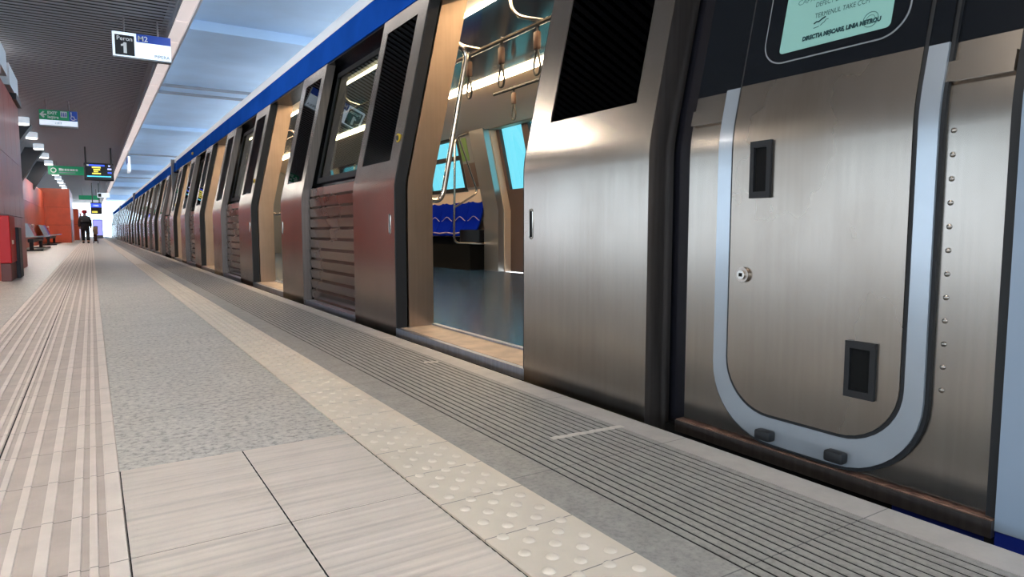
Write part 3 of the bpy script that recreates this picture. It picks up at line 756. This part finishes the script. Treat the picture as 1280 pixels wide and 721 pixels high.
def door_set(car, yd, first=False, last=False, simple=False):
    """one doorway: two open leaves, jambs, sill, header"""
    o = put_leaf(car, LN1 if first else LN, yd, 0, simple)
    o2 = put_leaf(car, LF, yd + OPEN, 0, simple)
    ox, oy, oz = ORG[car.name]
    if not simple:
        link('door_button', btn_ring, o2); link('button_face', btn_in, o2)
    link('door_jamb', J_far, car, (-ox, yd + OPEN - oy + .0, -oz)); link('door_jamb', J_near, car, (-ox, yd - oy, -oz))
    link('door_sill', SILL, car, (-ox, yd - oy, -oz)); link('door_header', HEAD, car, (-ox, yd - oy, -oz))
def bay(car, y):
    ox, oy, oz = ORG[car.name]; l = (-ox, y - oy, -oz)
    link('body_side', BAY, car, l); link('ribbed_panel', RIB, car, l)
    w = link('window_frame', WFR, car, l); link('window_pane', WPN, w); link('bay_sill', BSILL, car, l)
def far_wall(car, y0, y1, doors, wins, simple=False):
    """inner far side: lining with closed doors and windows"""
    ZW = [ZFL, .3, .6, .9, 1.0, 1.20, 1.25, 1.5, 1.8, 2.02, 2.12]
    ys = sorted({y0, y1, *[v for d in doors for v in d], *[v for w in wins for v in w]})
    m = MB(); m.shell(ys, ZW, lambda y, z: xf(z), .10, lambda y, z: any(a < y < b and z < 2.02 for a, b in doors) or any(a < y < b and 1.25 < z < 2.02 for a, b in wins))
    m.build('far_wall_lining', 'lining', car)
    for a, b in wins:
        f = MB(); f.shell([a - .03, a + .03, b - .03, b + .03], [1.22, 1.28, 1.5, 1.70, 1.76, 1.99, 2.05], lambda y, z: xf(z) - .015, .06, lambda y, z: a + .03 < y < b - .03 and (1.28 < z < 1.70 or 1.76 < z < 1.99))
        fo = f.build('window_frame', 'rubber', car)
        p = MB(); p.shell([a, b], [1.25, 1.6, 2.02], lambda y, z: xf(z) + .05, .008); p.build('window_pane', 'farglass', fo)
    for a, b in doors:
        mid = (a + b) / 2
        for p0, p1 in ((a, mid), (mid, b)):
            f = MB(); f.shell([p0 + (.003 if p0 > a else -.04), p0 + .075, p1 - .075, p1 - (.003 if p1 < b else -.04)], [ZFL, .5, .9, 1.20, 1.5, 1.8, 2.03, 2.10], lambda y, z: xf(z) + .101, .05, lambda y, z: p0 + .075 < y < p1 - .075 and 1.20 < z < 2.03)
            fo = f.build('far_door_leaf', 'browndoor', car)
            p = MB(); p.shell([p0 + .07, p1 - .07], [1.19, 1.6, 2.04], lambda y, z: xf(z) + .14, .008); p.build('window_pane', 'farglass', fo)

# ---------------------------------------------------------------- first car with the driver's cab
YC0, YC1 = .60, 18.35
CAR = thing('metro_car', (3.3, .6, ZB), 'nearest metro car with open doors and the driver cab door', 'train car', 'cars of the metro train')
shell_parts(CAR, 1.52, YC1)
DOORS = [2.366 + PITCH * k for k in range(4)]
for k, yd in enumerate(DOORS):
    door_set(CAR, yd, k == 0)
    if k < 3: bay(CAR, yd + OPEN)
def end_wall(car, ya, yb, pocket_a=None):
    m = MB(); m.shell([ya, yb], ZS, lambda y, z: X0 + off(z) + .13, .06); m.build('body_side', 'black', car)
end_wall(CAR, 1.535, DOORS[0] - .03); end_wall(CAR, DOORS[3] + OPEN + .03, YC1)
def end_ribs(car, ya, yb):
    m = MB(); m.extrude(rib_profile() + [(X0 + .128, .012), (X0 + .128, .60), (X0 + .128, .85), (X0 + .148, .985)], ya, yb); m.build('ribbed_panel', 'steel_rib', car)
    m = MB(); m.shell([ya, yb], [1.02, 1.2, 1.6, 2.07], lambda y, z: X0 + off(z) + .08, .05); m.build('end_panel', 'steel_edge', car)
end_ribs(CAR, DOORS[3] + OPEN + LEAF + .05, YC1)
far_wall(CAR, 1.7, YC1 - .1, [(d, d + OPEN) for d in DOORS], [(d + OPEN + .98, d + PITCH - .5) for d in DOORS[:3]])
m = MB(); m.shell([1.62, 1.72], [0, 1, 2.1], lambda y, z: 1.85, 3.1); m.build('cab_bulkhead', 'greypanel', CAR)
m = MB(); m.box(1.9, 4.9, YC1 - .15, YC1 - .05, ZFL, 2.25); m.build('end_bulkhead', 'greypanel', CAR, False)
# posts beside the far doors, advert panels, seats
for k, d in enumerate(DOORS[:3]):
    ya, yb = d + OPEN + .02, d + OPEN + .42
    m = MB(); m.shell([ya, yb], [ZFL, .6, .9, 1.5, 2.1], lambda y, z: xf(z) - .10, .10); m.build('door_post', 'teal', CAR)
    if k < 2:
        m = MB(); m.shell([yb + .06, yb + .52], [1.24, 1.6, 2.03], lambda y, z: xf(z) - .012, .012); p = m.build('advert_board', 'greypanel', CAR)
        m = MB(); m.shell([yb + .28, yb + .50], [1.66, 1.99], lambda y, z: xf(z) - .016, .004); m.build('green_poster', 'poster', p)
        m = MB(); m.shell([yb + .08, yb + .50], [1.27, 1.62], lambda y, z: xf(z) - .016, .004); m.build('red_brown_poster', 'browndoor', p)
def seat_mesh():
    m = MB(); W = .43
    prof = [(-.02, 1.06), (-.035, 1.045), (-.05, .98), (-.075, .88), (-.10, .78), (-.15, .66), (-.22, .595), (-.32, .585), (-.42, .60), (-.455, .585), (-.46, .55)]
    us = [-1, -.92, -.7, -.4, 0, .4, .7, .92, 1]; g = []
    for u in us:
        row = []
        for i, (dx, z) in enumerate(prof):
            s = (1 - u * u); edge = 1 if 1 <= i <= len(prof) - 2 else .2
            hump = .030 * math.sin(PI * min(1, max(0, (1.03 - z) / .2))) if z > .83 else 0
            row.append(m.bm.verts.new((XW + dx + (.035 * s - .02) * edge * (1 if z > .64 else .2) - hump * .6 * s, u * W / 2, z - .022 * s * edge * (1 if z < .64 else 0) + (.03 * s if i < 2 else 0))))
        g.append(row)
    for a, b in zip(g, g[1:]):
        for i in range(len(prof) - 1): m.face([a[i], b[i], b[i + 1], a[i + 1]])
    r = bmesh.ops.extrude_face_region(m.bm, geom=m.bm.faces[:])
    for v in [q for q in r['geom'] if isinstance(q, bmesh.types.BMVert)]: v.co.x += .018; v.co.z -= .012
    return m.mesh('seat', 'seat')
SEAT = seat_mesh()
m = MB(); m.tube([(XW - .455 - .006, -.20, .588), (XW - .462, 0, .575), (XW - .461, .20, .588)], .008, 6); SGLINT = m.mesh('seat_glint', 'seatglint')
m = MB(); m.tube([(XW - .112, -.205 + .041 * i, .80 + .035 * math.cos(PI * (i - 5) / 5 * 1.0)) for i in range(11)], .0055, 6); SGLINT2 = m.mesh('seat_glint', 'seatglint')  # wavy highlight on the seat back, modelled as a pale tube
m = MB(); m.tube([(XW - .045, -.205 + .041 * i, 1.03 + .03 * math.cos(PI * (i - 5) / 5)) for i in range(11)], .007, 6); SGLINT3 = m.mesh('seat_glint', 'seatglint')
ox, oy, oz = ORG[CAR.name]
for d in (DOORS[0], DOORS[1]):
    base = d + OPEN + .42
    n = 5
    for k in range(n):
        s = link('seat', SEAT, CAR, (-ox, base + .30 + k * .445 - oy, -oz))
        link('seat_glint', SGLINT, s); link('seat_glint', SGLINT2, s)
    m = MB(); m.box(XW - .30, XW - .02, base + .08, base + .06 + n * .445, ZFL, .52); m.build('seat_box', 'void', CAR, False)
    m = MB(); m.box(XW - .46, XW - .02, base + .07, base + .085, .45, .63); m.build('seat_end_shade', 'black', CAR, False)  # black sheet stands in for the shadow beside the end seat
# grab rails
def smooth_path(pts, n=6, rad=.06):
    P = [Vector(p) for p in pts]; out = [P[0]]
    for i in range(1, len(P) - 1):
        a, b, c = P[i - 1], P[i], P[i + 1]
        r1 = min(rad, (a - b).length * .45); r2 = min(rad, (c - b).length * .45)
        p = b + (a - b).normalized() * r1; q = b + (c - b).normalized() * r2
        for k in range(n + 1):
            t = k / n; out.append(p * (1 - t) ** 2 + b * 2 * t * (1 - t) + q * t * t)
    out.append(P[-1]); return out
def rail(name, pts, r, rad=.07, mat='chrome'):
    m = MB(); m.tube(smooth_path(pts, 6, rad), r, 10); return m.build(name, mat, CAR)
for k, d in enumerate(DOORS[:3]):
    y = d + OPEN + .078
    rail('door_grab_rail', [(1.83, y, .812), (1.925, y, .812), (2.118, y, 1.80), (1.925, y, 1.80)], .0165, .09)
    yp = d + OPEN + .48 if k else d + OPEN + .50
    rail('seat_screen_rail', [(4.66, yp, 2.03), (4.46, yp, 1.95), (4.43, yp, .44), (5.0, yp, .42)], .016, .10)
    rail('seat_arm_rail', [(4.52, yp, 1.96), (4.83, yp, 1.17), (4.44, yp, .95)], .014, .08)
for xr in (2.65, 3.95):
    rail('ceiling_rail', [(xr, 2.0, 2.03), (xr, 17.5, 2.03)], .017) if xr < 3 else rail('ceiling_rail', [(xr, 2.0, 2.16), (xr, 6.62, 2.16)], .017, mat='darkmetal')
for y in (3.78, 4.64, 7.4, 9.2, 11.8, 13.5):
    rail('rail_bracket', [(2.56, y + .30, 2.29), (2.585, y + .27, 2.12), (2.65, y, 2.035)], .013, .16)
def strap(x, y, zr):
    m = MB(); m.bbox(x - .016, x + .016, y - .028, y + .028, zr - .17, zr - .05, .008, 2); s = m.build('hand_strap', 'strap', CAR)
    m = MB(); m.tube([(x, y + .022 * math.cos(a), zr + .022 * math.sin(a)) for a in [2 * PI * k / 14 for k in range(15)]], .007, 6); m.box(x - .006, x + .006, y - .01, y + .01, zr - .06, zr - .015); m.build('strap_collar', 'darkmetal', s)
    pts = [(x, y - .004, zr - .165), (x, y - .03, zr - .24), (x, y - .042, zr - .29), (x, y - .025, zr - .34), (x, y + .025, zr - .34), (x, y + .042, zr - .29), (x, y + .03, zr - .24), (x, y + .004, zr - .165)]
    m = MB(); m.tube(smooth_path(pts, 4, .03), .008, 8); m.build('strap_loop', 'grip', s)
for x, y, z in ((2.65, 4.83, 2.03), (2.65, 4.33, 2.03), (2.65, 3.86, 2.03), (2.65, 5.4, 2.03), (3.95, 6.2, 2.16), (2.65, 9.0, 2.03), (2.65, 8.5, 2.03), (2.65, 9.5, 2.03)): strap(x, y, z)

# ---------------------------------------------------------------- the driver's cab
XB = X0 + HOUT
ZBLK = 1.042
fb = lambda z: XB + off(z)
ZSIDE = sorted(set(ZS + [ZBLK, .955, .995]))
def cab_panel(name, ya, yb):
    m = MB()
    prev = None
    m.slab([(z, ya, yb) for z in ZSIDE if z >= 0.0], fb, .05, lambda z: 1 if z > ZBLK else 0)
    return m.build(name, ['steel', 'navy'], CAR)
pr_ = cab_panel('cab_side_panel', .632, 1.517)
for a, b in ((1.385, 1.515), (.634, .768)):
    m = MB(); m.slab([(.952, a, b), (.956, a, b), (.994, a, b), (.998, a, b)], lambda z: fb(z) - .013, .02); m.build('cover_strip', 'steel', CAR)
def rr_rows(ya, yb, za, zb, r_lo, r_hi, extra=()):
    """rows of a rounded rectangle"""
    zs = {za + r_lo * (1 - math.cos(a)) for a in [PI / 2 * k / 10 for k in range(11)]} | {zb - r_hi * (1 - math.cos(a)) for a in [PI / 2 * k / 8 for k in range(9)]}
    zs |= {z for z in extra if za + r_lo < z < zb - r_hi}
    rows = []
    for z in sorted(zs):
        d = 0
        if z < za + r_lo: d = r_lo - math.sqrt(max(0, r_lo ** 2 - (za + r_lo - z) ** 2))
        if z > zb - r_hi: d = r_hi - math.sqrt(max(0, r_hi ** 2 - (z - zb + r_hi) ** 2))
        rows.append((z, ya + d, yb - d))
    return rows
EX = [.3, .6, .8, .85, .87, .89, .91, .93, .95, 1.0, ZBLK - .001, ZBLK + .001, 1.2, 1.5, 1.8]
m = MB(); m.slab(rr_rows(.758, 1.392, -.002, 2.06, .215, .05, EX), lambda z: fb(z) - .012, .03); m.build('frame_gasket', 'rubber', CAR)
m = MB(); m.slab(rr_rows(.766, 1.385, .008, 2.05, .21, .05, EX), lambda z: fb(z) - .020, .03, lambda z: 1 if z > ZBLK else 0)
FR = m.build('cab_door_frame', ['frame', 'navy'], CAR); FR['label'] = 'pale blue rounded frame around the cab door'
m = MB(); m.slab(rr_rows(.810, 1.334, .085, 2.02, .155, .05, EX), lambda z: fb(z) - .022, .03); m.build('door_gasket', 'rubber', CAR)
m = MB(); m.slab(rr_rows(.818, 1.326, .094, 2.01, .15, .05, EX), lambda z: fb(z) - .026, .035, lambda z: 1 if z > ZBLK else 0)
CD = m.build('cab_door', ['steel_door', 'navy'], CAR)
m = MB(); m.slab(rr_rows(.862, 1.268, 1.085, 1.86, .07, .07, EX), lambda z: fb(z) - .0275, .004); m.build('window_seal', 'greypanel', CD)
m = MB(); m.slab(rr_rows(.866, 1.264, 1.089, 1.856, .067, .067, EX), lambda z: fb(z) - .0285, .004); m.build('window_pane', 'navy', CD)
# notice stuck inside the window
fxp = lambda z: fb(z) - .0292
PY0, PY1, PZ0 = 1.213, .905, 1.112
m = MB(); m.slab(rr_rows(PY1, PY0, PZ0, 1.40, .012, .004, EX), fxp, .0006)
NO = m.build('paper_notice', 'paper', CD); NO['label'] = 'pale green paper notice with printed lines'
def notice(body, size, u, v, mat, bold=0, align='LEFT', st=1):
    mm = MB(); mm.add(text_bm(body, size, lambda a, b: (fxp(PZ0 + v + b) - .0004, PY0 - u - a * st, PZ0 + v + b), bold, align)); return mm.build('printed_line', mat, NO, False)
notice('CAPĂT DE', .020, .035, .128, 'inkpale', 0, 'LEFT', 1.0)
notice('DEFECT DE TURNICHET', .019, .092, .108, 'ink', 0, 'LEFT', .78)
notice('TERMENUL TAKE CCM', .019, .095, .077, 'ink', 0, 'LEFT', .78)
notice('DIRECȚIA MIȘCARE, LINIA METROU', .0155, .068, .022, 'ink', .0012, 'LEFT', .86)
def scrib(pts, r, mat='ink'):
    mm = MB(); mm.tube([(fxp(PZ0 + v) - .0004, PY0 - u, PZ0 + v) for u, v in pts], r, 5); mm.build('pen_mark', mat, NO)
scrib([(.096, .062), (.103, .066), (.110, .065), (.118, .070), (.128, .074)], .0022)
scrib([(.097, .050), (.112, .052)], .0008); scrib([(.116, .053), (.121, .058), (.126, .060), (.130, .066), (.137, .066)], .0008)
scrib([(.255 + .019 * math.cos(a), .032 + .019 * math.sin(a)) for a in [2 * PI * k / 20 for k in range(21)]], .0009, 'inkpale')
scrib([(.255 + .011 * math.cos(a), .032 + .011 * math.sin(a)) for a in [2 * PI * k / 16 for k in range(17)]], .0006, 'inkpale')
# recessed pulls, lock, foot bumps, rivets
def pull(ya, yb, za, zb):
    x = XB - .026
    m = MB(); w = .013
    m.shell([ya, ya + w, yb - w, yb], [za, za + w * 1.4, zb - w * 1.4, zb], lambda y, z: x - .010, .014, lambda y, z: ya + w < y < yb - w and za + w < z < zb - w)
    bmesh.ops.bevel(m.bm, geom=[e for e in m.bm.edges if len(e.link_faces) == 2 and e.calc_face_angle(0) > .5], offset=.003, segments=2, affect='EDGES')
    p = m.build('recessed_pull', 'rubber', CD)
    m = MB(); m.box(x - .0015, x, ya + w - .002, yb - w + .002, za + w, zb - w); m.build('pull_cavity', 'void', p, False)
    return p
pull(1.190, 1.258, .712, .872); pull(.874, .951, .200, .343)
m = MB(); m.cyl((XB - .030, 1.274, .491), .022, .012, 'x', 24); LK = m.build('door_lock', 'bronze', CD)
m = MB(); m.cyl((XB - .038, 1.274, .491), .013, .008, 'x', 16); m.build('lock_ring', 'chrome', LK)
m = MB(); m.box(XB - .0435, XB - .041, 1.269, 1.279, .486, .496); m.build('key_hole', 'void', LK, False)
for y in (1.18, .965):
    m = MB(); m.bbox(XB - .050, XB - .018, y - .026, y + .026, .020, .050, .007, 2); m.build('foot_bracket', 'rubber', FR)
for k in range(12):
    z = .843 - k * (.843 - .253) / 11
    m = MB(); m.sphere((fb(z) - .001, .742 - .0005 * k, z), .0062, 10, 6, (.5, 1, 1)); m.build('rivet', 'steel', pr_)
# cab sill, skirt, dark joint, nose
m = MB(); m.box(X0 + .056, X0 + .12, .612, 1.535, -.046, -.008, 0); m.box(X0 + .062, X0 + .12, .612, 1.535, -.008, -.0055, 1); m.build('cab_sill', ['steel_edge', 'rust'], CAR, False)
m = MB(); m.slab([(z, .612, .632) for z in ZSIDE if z >= -.07], lambda z: fb(z) - .004, .06); m.build('nose_joint', 'rubber', CAR)
along(CAR, 'side_skirt', [(X0 + .09, -.038), (X0 + .16, -.038), (X0 + .16, -.62), (X0 + .12, -.62)], .62, .84, 'skirt', False)
along(CAR, 'side_skirt', [(X0 + .09, -.038), (X0 + .16, -.038), (X0 + .16, -.62), (X0 + .12, -.62)], .84, 1.52, 'void', False)  # rest of the blue skirt, blackened to paint in the gap's shade
def nx(y, z):
    t = max(0, min(1, (.6 - y) / 1.5)); return fb(z) - .012 + .9 * (1 - math.sqrt(1 - t * t * .98))
ny_ = [.611 - 1.5 * k / 14 for k in range(15)][::-1]
m = MB(); m.shell(ny_, [-.03, .3, .6, .85, .9, .95, 1.2, 1.6, 2.0], nx, .06); m.build('nose_cover', 'nose', CAR)
m = MB(); m.shell(ny_, [-.6, -.3, -.031], lambda y, z: nx(y, 0) + .004, .06); m.build('nose_skirt', 'skirt', CAR)
along(CAR, 'blue_stripe', [(X0 + .262, 2.085), (X0 + .270, 2.18), (X0 + .285, 2.315), (X0 + .36, 2.315), (X0 + .36, 2.085)], .2, 1.52, 'blue')
along(CAR, 'roof', [(X0 + .283, 2.317), (X0 + .6, 2.63), (X0 + 1.2, 2.73), (3.33, 2.75), (4.0, 2.71), (4.6, 2.58), (4.85, 2.3), (4.75, 2.25), (X0 + .3, 2.25)], .2, 1.52, 'roofgrey')
m = MB(); m.box(2.4, 4.9, .2, .3, -.6, 2.3); m.build('nose_front', 'nose', CAR, False)
m = MB(); m.shell([.3, 1.52], [-.6, 1.0, 2.3], lambda y, z: 4.9, .08); m.build('body_side', 'nose', CAR)

# ---------------------------------------------------------------- the cars behind
def middle_car(y0, label):
    car = thing('metro_car', (3.3, y0, ZB), label, 'train car', 'cars of the metro train')
    L = 17.74
    shell_parts(car, y0, y0 + L)
    D = [y0 + 1.745 + PITCH * k for k in range(4)]
    for k, yd in enumerate(D):
        door_set(car, yd, simple=True)
        if k < 3: bay(car, yd + OPEN)
    end_wall(car, y0, D[0] - .03); end_wall(car, D[3] + OPEN + .03, y0 + L)
    end_ribs(car, y0, D[0] - LEAF - .05); end_ribs(car, D[3] + OPEN + LEAF + .05, y0 + L)
    far_wall(car, y0 + .1, y0 + L - .1, [(d, d + OPEN) for d in D], [(d + OPEN + .6, d + PITCH - .5) for d in D[:3]])
    for y in (y0 + .05, y0 + L - .15):
        m = MB(); m.box(1.78, 4.9, y, y + .10, -.01, 2.40); m.build('end_bulkhead', 'greypanel', car, False)
    m = MB(); m.extrude([(X0 + .30, .0), (X0 + .30, 1.0), (X0 + .50, 2.25), (4.5, 2.25), (4.7, 1.0), (4.7, 0)], y0 - .44, y0); m.build('gangway_bellows', 'rubber', car, False)
    return car
c2 = middle_car(18.79, 'second metro car, beyond the first joint in the blue roof stripe')
ORGY = 18.79
for k, lab in enumerate(('third metro car, far along the platform', 'furthest metro car at the vanishing end of the train')):
    c = copy_tree(c2); c.location.y = ORGY + 18.19 * (k + 1); c['label'] = lab
# marker lamp on the blue stripe
m = MB(); m.bbox(X0 + .245, X0 + .275, 15.0, 15.12, 2.16, 2.21, .008, 1); m.build('marker_lamp', 'button', CAR)

# ================================================================== light
w = bpy.data.worlds.new('sky'); sc.world = w; w.use_nodes = True
nt = w.node_tree; bg = nt.nodes['Background']
bg.inputs['Color'].default_value = (.62, .82, 1.0, 1); bg.inputs['Strength'].default_value = 6.0

sl = bpy.data.lights.new('sun', 'SUN'); sl.energy = 22; sl.angle = .02; sl.color = (1, .96, .9)
so = bpy.data.objects.new('sun', sl); COL.objects.link(so); so.rotation_euler = (math.radians(4), math.radians(18), 0); so.location = (20, 0, 20)
sc.view_settings.view_transform = 'Standard'; sc.view_settings.look = 'None'
sc.view_settings.exposure = 0.0; sc.view_settings.gamma = 1; sc.view_settings.use_curve_mapping = False
cy = sc.cycles
cy.max_bounces = 10; cy.diffuse_bounces = 5; cy.glossy_bounces = 5; cy.transparent_max_bounces = 12
cy.sample_clamp_indirect = 6; cy.use_denoising = True
cy.caustics_reflective = False; cy.caustics_refractive = False
